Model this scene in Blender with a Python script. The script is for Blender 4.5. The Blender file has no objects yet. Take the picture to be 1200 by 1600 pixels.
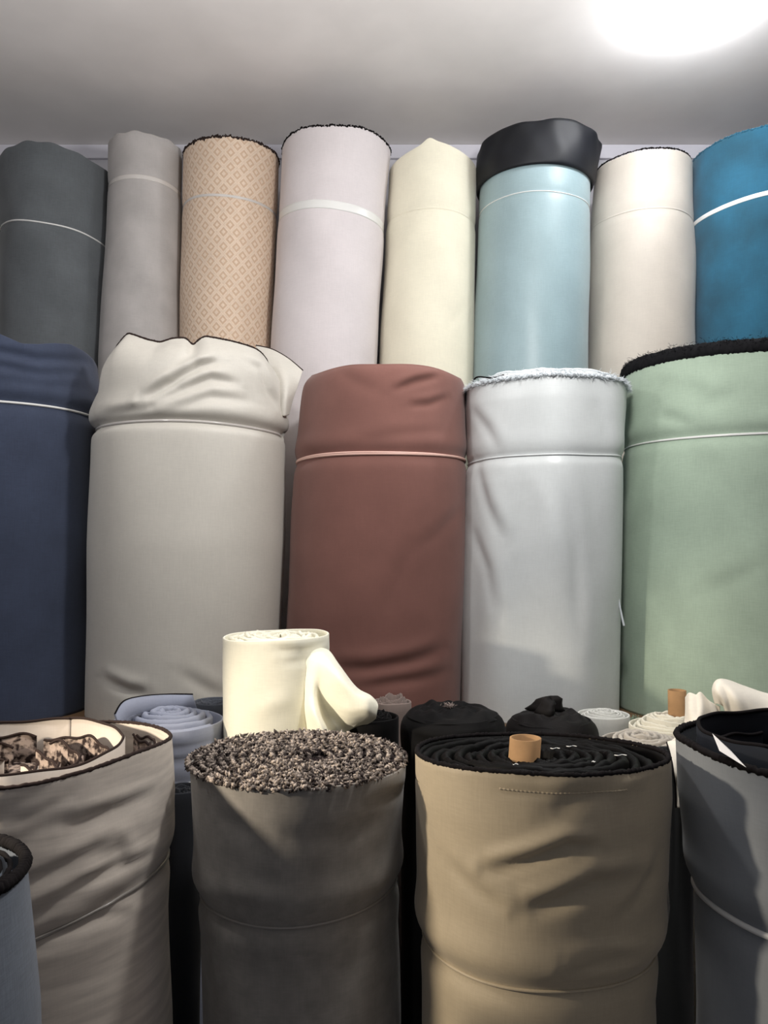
import bpy, math, random
import numpy as np
from mathutils import Vector

# ------------------------------------------------------------------ camera, world, lights
SC = bpy.context.scene
COL = SC.collection
EYE = 1.62                       # eye height above the shop floor
F = 1244.0                       # focal length in pixels of the 1200 x 1600 frame
HORIZON = 850.0
PITCH = math.atan((HORIZON - 800.0) / F)

cam = bpy.data.cameras.new('camera')
cam.sensor_fit = 'VERTICAL'
cam.sensor_height = 32.0
cam.lens = F / 1600.0 * 32.0
cam.clip_start = 0.02
camo = bpy.data.objects.new('camera', cam)
COL.objects.link(camo)
camo.location = (0, 0, EYE)
camo.rotation_euler = (math.pi / 2 + PITCH, 0, 0)
SC.camera = camo

world = bpy.data.worlds.new('world')
SC.world = world
world.use_nodes = True
world.node_tree.nodes['Background'].inputs[0].default_value = (0.80, 0.86, 1.0, 1)
world.node_tree.nodes['Background'].inputs[1].default_value = 0.16


def lamp(name, kind, loc, power, color, size, target=None, cone=None, blend=0.3):
    l = bpy.data.lights.new(name, kind)
    l.energy = power
    l.color = color
    if kind == 'AREA':
        l.shape = 'DISK'
        l.size = size
    else:
        l.shadow_soft_size = size
    if kind == 'SPOT':
        l.spot_size = math.radians(cone)
        l.spot_blend = blend
    o = bpy.data.objects.new(name, l)
    COL.objects.link(o)
    o.location = loc
    if target is not None:
        d = Vector(target) - Vector(loc)
        o.rotation_euler = d.to_track_quat('-Z', 'Y').to_euler()
    return o


# two hanging lamps of the shop over the aisle, above the frame
lamp('shop_lamp', 'POINT', (0.32, 1.20, 2.46), 27, (1.0, 0.98, 0.96), 0.06)
lamp('shop_lamp', 'POINT', (-0.80, 1.15, 2.46), 11, (1.0, 0.98, 0.96), 0.06)
# a warm lamp low on the left of the aisle
lamp('warm_lamp', 'SPOT', (-1.18, 0.86, 1.60), 56, (1.0, 0.88, 0.71), 0.03,
     target=(0.04, 1.33, 1.16), cone=44, blend=0.6)

SC.view_settings.view_transform = 'Standard'
SC.view_settings.look = 'None'
SC.view_settings.gamma = 1.0
SC.view_settings.use_curve_mapping = False
SC.view_settings.exposure = 0.38

# ------------------------------------------------------------------ helpers
RNG = np.random.default_rng(7)
random.seed(7)
CP, SP = math.cos(PITCH), math.sin(PITCH)


def U(px, py, Y):
    """point of the room seen at a pixel of the photograph, at distance Y in front of the lens"""
    a = (px - 600.0) / F
    b = (800.0 - py) / F
    y = CP - SP * b
    z = SP + CP * b
    k = Y / y
    return np.array([a * k, Y, EYE + z * k])


def lin(c):
    out = []
    for v in c:
        v /= 255.0
        out.append(v / 12.92 if v <= 0.04045 else ((v + 0.055) / 1.055) ** 2.4)
    return out


def new_mat(name):
    m = bpy.data.materials.new(name)
    m.use_nodes = True
    nt = m.node_tree
    return m, nt, nt.nodes['Principled BSDF']


def fabric(name, rgb, rough=0.85, sheen=0.15, var=0.12, weave=0.08, scale=9.0, stretch=(1, 1, 1), fine=420.0, tint=None, spec=None):
    """woven cloth: uneven dye, thread-scale relief"""
    m, nt, b = new_mat(name)
    N, L = nt.nodes, nt.links
    g = 0.3 * rgb[0] + 0.59 * rgb[1] + 0.11 * rgb[2]
    rgb = [0.86 * v + 0.14 * g for v in rgb]
    c = lin(rgb)
    tc = N.new('ShaderNodeTexCoord')
    mp = N.new('ShaderNodeMapping')
    mp.inputs['Scale'].default_value = stretch
    L.new(tc.outputs['Object'], mp.inputs['Vector'])
    n1 = N.new('ShaderNodeTexNoise')
    n1.inputs['Scale'].default_value = scale
    n1.inputs['Detail'].default_value = 5
    L.new(mp.outputs[0], n1.inputs['Vector'])
    rp = N.new('ShaderNodeValToRGB')
    rp.color_ramp.elements[0].position = 0.3
    rp.color_ramp.elements[1].position = 0.7
    t = tint or rgb
    ct = lin(t)
    rp.color_ramp.elements[0].color = [v * (1 - var) for v in c] + [1]
    rp.color_ramp.elements[1].color = [min(1, v * (1 + var)) for v in ct] + [1]
    L.new(n1.outputs['Fac'], rp.inputs['Fac'])
    # threads: two crossed stretched noises
    mh = N.new('ShaderNodeMapping')
    mh.inputs['Scale'].default_value = (0.12, 0.12, 1.0)
    mv = N.new('ShaderNodeMapping')
    mv.inputs['Scale'].default_value = (1.0, 1.0, 0.08)
    nh = N.new('ShaderNodeTexNoise')
    nv = N.new('ShaderNodeTexNoise')
    for mm, nn in ((mh, nh), (mv, nv)):
        L.new(tc.outputs['Object'], mm.inputs['Vector'])
        L.new(mm.outputs[0], nn.inputs['Vector'])
        nn.inputs['Scale'].default_value = fine
        nn.inputs['Detail'].default_value = 2
    ad = N.new('ShaderNodeMath')
    L.new(nh.outputs['Fac'], ad.inputs[0])
    L.new(nv.outputs['Fac'], ad.inputs[1])
    mr = N.new('ShaderNodeMapRange')
    mr.inputs['From Min'].default_value = 0.6
    mr.inputs['From Max'].default_value = 1.4
    mr.inputs['To Min'].default_value = 1 - weave * 0.5
    mr.inputs['To Max'].default_value = 1 + weave * 0.5
    L.new(ad.outputs[0], mr.inputs['Value'])
    mx = N.new('ShaderNodeMix')
    mx.data_type = 'RGBA'
    mx.blend_type = 'MULTIPLY'
    mx.inputs['Factor'].default_value = 1
    L.new(rp.outputs['Color'], mx.inputs['A'])
    L.new(mr.outputs[0], mx.inputs['B'])
    L.new(mx.outputs['Result'], b.inputs['Base Color'])
    bp = N.new('ShaderNodeBump')
    bp.inputs['Strength'].default_value = weave
    bp.inputs['Distance'].default_value = 0.0006
    L.new(ad.outputs[0], bp.inputs['Height'])
    L.new(bp.outputs[0], b.inputs['Normal'])
    b.inputs['Roughness'].default_value = rough
    b.inputs['Sheen Weight'].default_value = sheen
    b.inputs['Sheen Roughness'].default_value = 0.5
    b.inputs['Specular IOR Level'].default_value = spec if spec is not None else (0.25 if rough > 0.6 else 0.5)
    return m


def plain(name, rgb, rough=0.6, spec=0.4, trans=0.0, emit=None, var=0.0, scale=30):
    m, nt, b = new_mat(name)
    c = lin(rgb)
    b.inputs['Base Color'].default_value = c + [1]
    b.inputs['Roughness'].default_value = rough
    b.inputs['Specular IOR Level'].default_value = spec
    if trans:
        b.inputs['Transmission Weight'].default_value = trans
    if emit:
        b.inputs['Emission Color'].default_value = list(emit[0]) + [1]
        b.inputs['Emission Strength'].default_value = emit[1]
    if var:
        N, L = nt.nodes, nt.links
        tc = N.new('ShaderNodeTexCoord')
        n = N.new('ShaderNodeTexNoise')
        n.inputs['Scale'].default_value = scale
        n.inputs['Detail'].default_value = 6
        L.new(tc.outputs['Object'], n.inputs['Vector'])
        r = N.new('ShaderNodeValToRGB')
        r.color_ramp.elements[0].position = 0.3
        r.color_ramp.elements[1].position = 0.7
        r.color_ramp.elements[0].color = [v * (1 - var) for v in c] + [1]
        r.color_ramp.elements[1].color = [min(1, v * (1 + var)) for v in c] + [1]
        L.new(n.outputs['Fac'], r.inputs['Fac'])
        L.new(r.outputs['Color'], b.inputs['Base Color'])
    return m


def speckle(name, a, c, scale, rough=0.9, lo=0.42, hi=0.58):
    """two-tone mottled yarn"""
    m, nt, b = new_mat(name)
    N, L = nt.nodes, nt.links
    tc = N.new('ShaderNodeTexCoord')
    n = N.new('ShaderNodeTexNoise')
    n.inputs['Scale'].default_value = scale
    n.inputs['Detail'].default_value = 3
    L.new(tc.outputs['Object'], n.inputs['Vector'])
    r = N.new('ShaderNodeValToRGB')
    r.color_ramp.elements[0].position = lo
    r.color_ramp.elements[1].position = hi
    r.color_ramp.elements[0].color = lin(a) + [1]
    r.color_ramp.elements[1].color = lin(c) + [1]
    L.new(n.outputs['Fac'], r.inputs['Fac'])
    L.new(r.outputs['Color'], b.inputs['Base Color'])
    b.inputs['Roughness'].default_value = rough
    b.inputs['Specular IOR Level'].default_value = 0.2
    return m


def link(o, parent=None):
    COL.objects.link(o)
    if parent is not None:
        o.parent = parent
    return o


def mesh_obj(name, verts, faces, mat, parent=None, smooth=True):
    me = bpy.data.meshes.new(name)
    me.from_pydata([tuple(v) for v in verts], [], faces)
    me.materials.append(mat)
    if smooth:
        me.polygons.foreach_set('use_smooth', [True] * len(me.polygons))
    me.update()
    return link(bpy.data.objects.new(name, me), parent)


def grid_obj(name, P, mat, parent=None, close_u=False, origin=None):
    """P: rows x columns x 3 (world); close_u joins last column to first"""
    P = np.asarray(P, dtype=np.float64)
    if origin is not None:
        P = P - origin
    n, m = P.shape[:2]
    idx = np.arange(n * m).reshape(n, m)
    if close_u:
        a = idx[:-1, :]
        b = np.roll(idx, -1, axis=1)[:-1, :]
        c = np.roll(idx, -1, axis=1)[1:, :]
        d = idx[1:, :]
    else:
        a, b, c, d = idx[:-1, :-1], idx[:-1, 1:], idx[1:, 1:], idx[1:, :-1]
    q = np.stack([a, b, c, d], axis=-1).reshape(-1, 4)
    me = bpy.data.meshes.new(name)
    me.vertices.add(n * m)
    me.vertices.foreach_set('co', P.reshape(-1))
    me.loops.add(q.size)
    me.loops.foreach_set('vertex_index', q.reshape(-1).astype(np.int32))
    me.polygons.add(len(q))
    me.polygons.foreach_set('loop_start', (np.arange(len(q)) * 4).astype(np.int32))
    me.polygons.foreach_set('use_smooth', np.ones(len(q), dtype=bool))
    me.update(calc_edges=True)
    me.validate()
    me.materials.append(mat)
    return link(bpy.data.objects.new(name, me), parent)


def tube_grid(path, rad, sides=8, closed=False, flat=1.0):
    """path n x 3, rad scalar or n; returns rows x sides"""
    path = np.asarray(path, float)
    n = len(path)
    rad = np.broadcast_to(np.asarray(rad, float), (n,))
    if closed:
        tan = np.roll(path, -1, 0) - np.roll(path, 1, 0)
    else:
        tan = np.gradient(path, axis=0)
    tan /= np.linalg.norm(tan, axis=1, keepdims=True) + 1e-12
    up = np.array([0, 0, 1.0])
    s = np.cross(tan, up)
    bad = np.linalg.norm(s, axis=1) < 1e-3
    s[bad] = np.array([1.0, 0, 0])
    s /= np.linalg.norm(s, axis=1, keepdims=True)
    u = np.cross(s, tan)
    ph = np.linspace(0, 2 * math.pi, sides, endpoint=False)
    G = path[:, None, :] + (np.cos(ph)[None, :, None] * s[:, None, :] +
                            flat * np.sin(ph)[None, :, None] * u[:, None, :]) * rad[:, None, None]
    if closed:
        G = np.concatenate([G, G[:1]], 0)
    else:
        G = np.concatenate([np.repeat(path[:1, None], sides, 1), G, np.repeat(path[-1:, None], sides, 1)], 0)
    return G


def lumps(th, z, amp, seed, kth=(1, 6), kz=(3, 20), n=10):
    r = np.random.default_rng(seed)
    out = np.zeros(np.broadcast(th, z).shape)
    for _ in range(n):
        k = r.integers(kth[0], kth[1] + 1)
        q = r.uniform(*kz) * r.choice([-1, 1])
        out = out + np.sin(k * th + q * z + r.uniform(0, 6.28)) / math.sqrt(n)
    return amp * out


def catmull(P, m):
    """upsample polyline P (n x 3) to m points"""
    P = np.asarray(P, float)
    n = len(P)
    t = np.linspace(0, n - 1, m)
    i = np.minimum(t.astype(int), n - 2)
    f = (t - i)[:, None]
    p0 = P[np.maximum(i - 1, 0)]
    p1 = P[i]
    p2 = P[i + 1]
    p3 = P[np.minimum(i + 2, n - 1)]
    return 0.5 * (2 * p1 + (p2 - p0) * f + (2 * p0 - 5 * p1 + 4 * p2 - p3) * f ** 2 + (3 * p1 - p0 - 3 * p2 + p3) * f ** 3)


def loft(name, rows, mat, parent, origin, nu=40, nv=30, thick=0.003):
    """cloth sheet through rows of control points, given real thickness"""
    R = np.array([catmull(r, nu) for r in rows])
    G = np.array([catmull(R[:, j], nv) for j in range(nu)]).transpose(1, 0, 2)
    o = grid_obj(name, G, mat, parent, origin=origin)
    md = o.modifiers.new('thickness', 'SOLIDIFY')
    md.thickness = thick
    md.offset = 0
    return o


class Roll:
    """a bolt of cloth standing on end: silhouette from the photograph, real depth and radius"""

    def __init__(s, name, label, mat, Y, sil, ztop=None, top_y=None, z0=0.0, ties=(), folds=(), noise=(),
                 rim=None, res=(200, 130), thick=0.004, group=None, lip=0.03, extra=None, build=True, bmat=None, body_name='fabric_body'):
        s.Y = Y
        s.name = name
        pts = []
        for (py, xl, xr) in sil:
            a, b = U(xl, py, Y), U(xr, py, Y)
            hw = (b[0] - a[0]) / 2
            hw = 0.99 * hw / math.sqrt(1 + (hw / Y) ** 2)
            pts.append((a[2], (a[0] + b[0]) / 2, hw))
        pts.sort()
        s.pz = np.array([p[0] for p in pts])
        s.px = np.array([p[1] for p in pts])
        s.pr = np.array([p[2] for p in pts])
        s.z0 = z0
        Rt = s.pr[-1]
        s.ztop = ztop if ztop is not None else U(600, top_y, Y - Rt)[2]
        s.rimf = rim
        s.extra = extra
        s.noise = list(noise)
        s.thick = thick
        # ties: dict(y, tilt, rad, mat, pinch, w)
        s.ties = []
        for t in ties:
            t = dict(t)
            zt = U(600, t['y'], Y - float(s.R(U(600, t['y'], Y)[2])))[2]
            t['z'] = zt
            s.ties.append(t)
        s.folds = []
        for f in folds:
            pl = np.array([s.pix(x, y) for x, y in f[0]])
            s.folds.append((pl, f[1] * Y / F, f[2], f[3] if len(f) > 3 else 0.0))
        s.base = np.array([float(s.cx(z0)), Y, z0])
        e = bpy.data.objects.new(name, None)
        e.empty_display_size = 0.1
        link(e)
        e.location = s.base
        e['label'] = label
        e['category'] = 'fabric roll'
        if group:
            e['group'] = group
        s.root = e
        if build:
            s.body(mat, res, lip, body_name)
        for t in s.ties:
            s.tie(t)

    def R(s, z):
        return np.interp(z, s.pz, s.pr)

    def cx(s, z):
        return np.interp(z, s.pz, s.px)

    def pix(s, x, y):
        """pixel -> (angle, height) on the roll"""
        d = s.Y - s.pr.mean()
        for _ in range(6):
            p = U(x, y, d)
            r = float(s.R(p[2]))
            sn = np.clip((p[0] - float(s.cx(p[2]))) / r, -0.999, 0.999)
            d = s.Y - r * math.sqrt(1 - sn * sn)
        return math.asin(sn), p[2]

    def tie_z(s, t, th):
        return t['z'] + t.get('tilt', 0.0) * np.sin(th) + t.get('wob', 0.0015) * np.sin(3 * th + t['z'] * 50) + t.get('bow', 0) * (1 - np.cos(th))

    def disp(s, th, z):
        d = np.zeros(np.broadcast(th, z).shape)
        R0 = s.pr.mean()
        for nz in s.noise:
            d = d + lumps(th, z, *nz)
        for pl, w, amp, asym in s.folds:
            A = np.array(np.broadcast_to(th, d.shape)) * R0
            Z = np.array(np.broadcast_to(z, d.shape))
            best = np.full(d.shape, 1e9)
            sd = np.zeros(d.shape)
            uu = np.zeros(d.shape)
            n = len(pl) - 1
            for i in range(n):
                ax, az = pl[i][0] * R0, pl[i][1]
                bx, bz = pl[i + 1][0] * R0, pl[i + 1][1]
                vx, vz = bx - ax, bz - az
                L2 = vx * vx + vz * vz + 1e-12
                u = np.clip(((A - ax) * vx + (Z - az) * vz) / L2, 0, 1)
                dx, dz = A - ax - u * vx, Z - az - u * vz
                dist = np.hypot(dx, dz)
                m = dist < best
                best = np.where(m, dist, best)
                sd = np.where(m, np.sign(vx * dz - vz * dx) * dist, sd)
                uu = np.where(m, (i + u) / n, uu)
            tp = np.sin(np.clip(uu, 0.02, 0.98) * math.pi) ** 0.6
            g = np.exp(-(best / w) ** 2)
            if asym:
                g = g - asym * np.exp(-((sd - 1.7 * w) / (1.2 * w)) ** 2) * (best < 6 * w)
            d = d + amp * tp * g
        for t in s.ties:
            zz = z - s.tie_z(t, th)
            d = d - t.get('pinch', 0.004) * np.exp(-(zz / t.get('w', 0.012)) ** 2)
            if t.get('puff'):
                d = d + t['puff'] * np.exp(-((zz - 0.035) / 0.028) ** 2)
        return d

    def pos(s, th, z, off=0.0):
        r = s.R(z) + s.disp(th, z) + off
        if s.extra is not None:
            r = r + s.extra(th, z)
        return np.stack([s.cx(z) + r * np.sin(th), s.Y - r * np.cos(th), np.broadcast_to(z, r.shape)], -1)

    def rim(s, th):
        z = np.full(np.shape(th), s.ztop)
        if s.rimf is not None:
            z = z + s.rimf(th)
        return z

    def body(s, mat, res, lip, body_name):
        n, m = res
        th = np.linspace(-math.pi, math.pi, n, endpoint=False)[None, :]
        q = np.linspace(0, 1, m)[:, None]
        zt = s.rim(th)
        z = s.z0 + q * (zt - s.z0)
        P = s.pos(th, z)
        # soft rolled lip, then down inside
        top = P[-1]
        c = np.array([float(s.cx(s.ztop)), s.Y, 0])
        rad = top - c
        rad[:, 2] = 0
        rad /= np.linalg.norm(rad, axis=1, keepdims=True)
        t = s.thick
        rows = [P]
        for dr, dz in ((-0.15 * t, 0.35 * t), (-0.5 * t, 0.5 * t), (-0.85 * t, 0.35 * t), (-t, 0)):
            rr = top - rad * (-dr)
            rr[:, 2] += dz
            rows.append(rr[None])
        for k in (0.25, 0.5, 0.75, 1.0):
            zz = s.rim(th[0]) - lip * k
            rows.append(s.pos(th[0], zz, off=-t * (1 + 0.4 * k))[None])
        last = rows[-1][0]
        cen = last.mean(0)
        rows.append((last * 0.5 + cen * 0.5)[None])
        rows.append(np.repeat(cen[None, None], n, 1))
        bot = P[0]
        rows.insert(0, np.repeat(bot.mean(0)[None, None], n, 1))
        G = np.concatenate(rows, 0)
        s.bodyo = grid_obj(body_name, G, mat, s.root, close_u=True, origin=s.base)

    def tie(s, t):
        th = np.linspace(-math.pi, math.pi, 160, endpoint=False)
        z = s.tie_z(t, th)
        rad = t.get('rad', 0.0018)
        path = s.pos(th, z, off=rad * 0.35)
        if t.get('flat'):
            # flat tape band
            h = t['flat']
            rows = []
            for k in np.linspace(-1, 1, 7):
                rows.append(s.pos(th, z + k * h, off=0.0016 * (1 - 0.2 * k * k)))
            rows.append(s.pos(th, z + h, off=-0.001))
            rows.insert(0, s.pos(th, z - h, off=-0.001))
            o = grid_obj(t.get('name', 'tape_band'), np.array(rows), t['mat'], s.root, close_u=True, origin=s.base)
        else:
            G = tube_grid(path, rad, 7, closed=True, flat=t.get('oval', 1.0))
            o = grid_obj(t.get('name', 'tie_string'), G, t['mat'], s.root, close_u=True, origin=s.base)
        if t.get('double'):
            path = s.pos(th, z + t['double'] * np.cos(th * 1.0 + 0.4) - 0.001, off=rad * 0.5)
            G = tube_grid(path, rad * 0.8, 7, closed=True)
            grid_obj('tie_string', G, t['mat'], s.root, close_u=True, origin=s.base)
        return o

    def selvedge(s, mat, rad=0.0022, jit=0.0012, up=0.0, seed=1, th0=-math.pi, th1=math.pi, name='selvedge_edge', n=420, off=-0.001, rj=0.35):
        r = np.random.default_rng(seed)
        th = np.linspace(th0, th1, n, endpoint=False)
        P = s.pos(th, s.rim(th), off=off)
        P[:, 2] += up + r.normal(0, jit, n)
        full = (th1 - th0) > 6.2
        G = tube_grid(P, rad * (1 + rj * r.standard_normal(n)).clip(0.5, 1.8), 6, closed=full)
        return grid_obj(name, G, mat, s.root, close_u=True, origin=s.base)

    def layers(s, mat, turns=9, r0=0.02, depth=0.03, th=None, jz=0.003, jr=0.0015, dome=0.0, seed=3, cx=0, cy=0,
               rout=None, zoff=-0.003, edge=None, name='rolled_layers', edge_rad=0.0012, per=90, sag=None):
        """the wound-up cloth seen on the end of the roll: one spiral sheet with real thickness"""
        r = np.random.default_rng(seed)
        Ro = rout if rout else float(s.R(s.ztop)) - s.thick * 1.6
        if not rout:
            Ro -= 0.5 * (th or 0.55 * (Ro - r0) / turns)
        n = int(turns * per)
        ph = np.linspace(0, turns * 2 * math.pi, n) + r.uniform(0, 6.28)
        u = np.linspace(0, 1, n)
        rad = r0 + (Ro - r0) * u
        gap = (Ro - r0) / turns
        th = th or gap * 0.55
        k = np.cumsum(r.normal(0, 1, n))
        sm = np.convolve(r.normal(0, 1, n + 40), np.ones(21) / 21 ** 0.5, 'same')[20:20 + n]
        sm2 = np.convolve(r.normal(0, 1, n + 40), np.ones(13) / 13 ** 0.5, 'same')[20:20 + n]
        rad = rad + jr * sm * (1 - u ** 8)
        zt = s.ztop + zoff + dome * (1 - u ** 2) + jz * sm2
        if sag is not None:
            zt = zt + sag(ph, u)
        cxx = float(s.cx(s.ztop)) + cx * (1 - u)
        cyy = s.Y + cy * (1 - u)
        rows = []
        for dr, dz in ((-0.5, -depth), (-0.5, -0.3 * th), (-0.3, 0), (0, 0.15 * th), (0.3, 0), (0.5, -0.3 * th), (0.5, -depth)):
            rr = rad + dr * th
            rows.append(np.stack([cxx + rr * np.sin(ph), cyy - rr * np.cos(ph), zt + dz], -1))
        G = np.array(rows).transpose(1, 0, 2)
        o = grid_obj(name, G, mat, s.root, origin=s.base)
        if edge is not None:
            path = np.stack([cxx + rad * np.sin(ph), cyy - rad * np.cos(ph), zt + 0.15 * th], -1)
            T = tube_grid(path, edge_rad, 5)
            grid_obj('layer_edge', T, edge, o, close_u=True, origin=s.base)
        return o

    def cap(s, mat, z, r, cx=0.0, cy=0.0, name='end_face', amp=0.002, seed=5):
        th = np.linspace(-math.pi, math.pi, 64, endpoint=False)[None, :]
        q = np.linspace(1, 0.0, 14)[:, None]
        x = s.cx(z) + cx + r * q * np.sin(th)
        y = s.Y + cy - r * q * np.cos(th)
        zz = z + lumps(np.broadcast_to(th, (14, 64)), q * 0.6 + 0 * th, amp, seed) * q
        return grid_obj(name, np.stack([x, y, zz], -1), mat, s.root, close_u=True, origin=s.base)

    def fibres(s, mat, n, zf, roff=0.0, length=0.008, wid=0.0006, up=0.6, out=0.6, seed=9, th0=-1.7, th1=1.7, name='frayed_fibres', spread=0.002):
        """loose yarn ends: thin curved slivers"""
        r = np.random.default_rng(seed)
        V, Fc = [], []
        th = r.uniform(th0, th1, n)
        for i in range(n):
            t = th[i]
            z = float(zf(np.array([t]))[0]) + r.normal(0, spread)
            p = s.pos(np.array([t]), np.array([min(z, s.ztop)]), off=roff + r.normal(0, spread * 0.5))[0]
            p[2] = z
            rd = np.array([math.sin(t), -math.cos(t), 0])
            tg = np.array([math.cos(t), math.sin(t), 0])
            d = rd * out * r.uniform(0.1, 1) + np.array([0, 0, 1]) * up * r.uniform(-0.2, 1) + tg * r.normal(0, 0.5)
            d /= np.linalg.norm(d) + 1e-9
            L = length * r.uniform(0.4, 1.3)
            w = np.cross(d, rd + 0.3 * tg)
            w /= np.linalg.norm(w) + 1e-9
            w2 = np.cross(d, w)
            bend = np.array([0, 0, -1]) * L * r.uniform(0, 0.5)
            b = len(V)
            for (q, ww) in ((0, 1.0), (0.5, 0.8), (1.0, 0.35)):
                c = p + d * L * q + bend * q * q
                V += [c + w * wid * ww, c - 0.5 * w * wid * ww + w2 * wid * ww * 0.87, c - 0.5 * w * wid * ww - w2 * wid * ww * 0.87]
            for lv in range(2):
                for k in range(3):
                    a, c2 = b + lv * 3 + k, b + lv * 3 + (k + 1) % 3
                    Fc.append((a, c2, c2 + 3, a + 3))
            Fc.append((b + 6, b + 7, b + 8))
        V = np.array(V) - s.base
        o = mesh_obj(name, V, Fc, mat, s.root)
        o['kind'] = 'stuff'
        return o


def struct(name, verts, faces, mat):
    o = mesh_obj(name, verts, faces, mat, smooth=False)
    o['kind'] = 'structure'
    return o


def box(x0, x1, y0, y1, z0, z1):
    v = [(x, y, z) for z in (z0, z1) for y in (y0, y1) for x in (x0, x1)]
    f = [(0, 2, 3, 1), (4, 5, 7, 6), (0, 1, 5, 4), (2, 6, 7, 3), (0, 4, 6, 2), (1, 3, 7, 5)]
    return v, f


# ------------------------------------------------------------------ materials
M = {}
M['ceiling'] = plain('painted_ceiling', (240, 236, 234), 0.8, 0.2, var=0.07, scale=3.0)
M['wall'] = plain('painted_wall', (205, 203, 208), 0.8, 0.2, var=0.05, scale=5)
M['trim'] = plain('white_trim', (218, 216, 224), 0.5, 0.4)
M['floor'] = plain('concrete_floor', (120, 112, 105), 0.8, 0.3, var=0.15, scale=6)
M['wood'] = plain('plywood', (120, 95, 70), 0.7, 0.3, var=0.15, scale=8)
M['string'] = plain('white_string', (225, 225, 222), 0.35, 0.6)
M['clear'] = plain('clear_tape', (205, 200, 195), 0.12, 0.8)
M['cling'] = plain('dull_cling_tape', (140, 134, 127), 0.3, 0.5)
M['pinkstring'] = plain('pink_string', (225, 185, 172), 0.4, 0.5)
M['blackedge'] = plain('black_selvedge', (20, 17, 18), 0.9, 0.1)
M['brownedge'] = plain('brown_selvedge', (46, 35, 32), 0.9, 0.2)
M['card'] = plain('brown_cardboard', (152, 118, 82), 0.8, 0.2, var=0.12, scale=40)
M['bulb'] = plain('lit_bulb', (255, 255, 255), 0.5, 0.3, emit=((0.95, 0.97, 1.0), 95.0))
M['holder'] = plain('white_plastic', (225, 225, 225), 0.4, 0.5)

# ------------------------------------------------------------------ room
CEIL = EYE + 1.435
WALLY = 2.82
struct('floor', *box(-3.0, 3.0, -1.6, WALLY, -0.1, 0.0), M['floor'])
struct('ceiling', *box(-3.0, 3.0, -1.6, WALLY + 0.1, CEIL, CEIL + 0.1), M['ceiling'])
struct('wall_back', *box(-3.0, 3.0, WALLY, WALLY + 0.1, 0.0, CEIL), M['wall'])
struct('wall_left', *box(-3.1, -3.0, -1.6, WALLY + 0.1, -0.1, CEIL + 0.1), M['wall'])
struct('wall_right', *box(3.0, 3.1, -1.6, WALLY + 0.1, -0.1, CEIL + 0.1), M['wall'])
struct('trim_1', *box(-3.0, 3.0, WALLY - 0.015, WALLY - 0.0005, CEIL - 0.05, CEIL - 0.001), M['trim'])
PLAT = EYE - 0.43
o = struct('floor_raised', *box(-3.0, 3.0, 1.845, WALLY - 0.001, 0.001, PLAT), M['wood'])

# ceiling bulb
bc = U(1085, 6, 2.06)
e = bpy.data.objects.new('ceiling_lamp', None)
link(e)
e.location = (bc[0], bc[1], CEIL - 0.001)
e['label'] = 'glaring white dome lamp on the ceiling above the petrol blue roll'
e['category'] = 'lamp'


def lathe(prof, n=32):
    th = np.linspace(0, 2 * math.pi, n, endpoint=False)
    return np.array([[(r * math.cos(t), r * math.sin(t), z) for t in th] for r, z in prof])


grid_obj('lamp_holder', lathe([(0, 0), (0.050, 0), (0.050, -0.012), (0.045, -0.016), (0, -0.016)]), M['holder'], e, close_u=True)
grid_obj('glass_dome', lathe([(0, -0.0165), (0.046, -0.0165), (0.060, -0.024), (0.066, -0.036), (0.060, -0.050), (0.042, -0.060), (0.02, -0.064), (0, -0.065)]), M['bulb'], e, close_u=True)

# ------------------------------------------------------------------ back row: tall rolls against the wall
YB = 2.57
G_B = 'tall fabric rolls along the back wall'
M['b0'] = fabric('grey_green_cloth', (128, 128, 122))
M['b1'] = fabric('charcoal_cloth', (92, 97, 101), var=0.12, weave=0.2)
M['b2'] = fabric('light_grey_cloth', (176, 171, 168))
M['b4'] = fabric('lilac_white_cloth', (214, 206, 207), var=0.04)
M['b5'] = fabric('cream_cloth', (230, 224, 200), var=0.04)
M['b6'] = fabric('pale_teal_satin', (142, 168, 174), rough=0.42, var=0.05, weave=0.12)
M['b6cap'] = plain('black_plastic_wrap', (12, 15, 22), 0.55, 0.35, var=0.3, scale=14)
M['b7'] = fabric('sand_cloth', (194, 185, 172), var=0.05, rough=0.6)
M['b8'] = fabric('petrol_blue_cloth', (30, 80, 102), var=0.12, weave=0.2, tint=(36, 88, 112))


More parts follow.
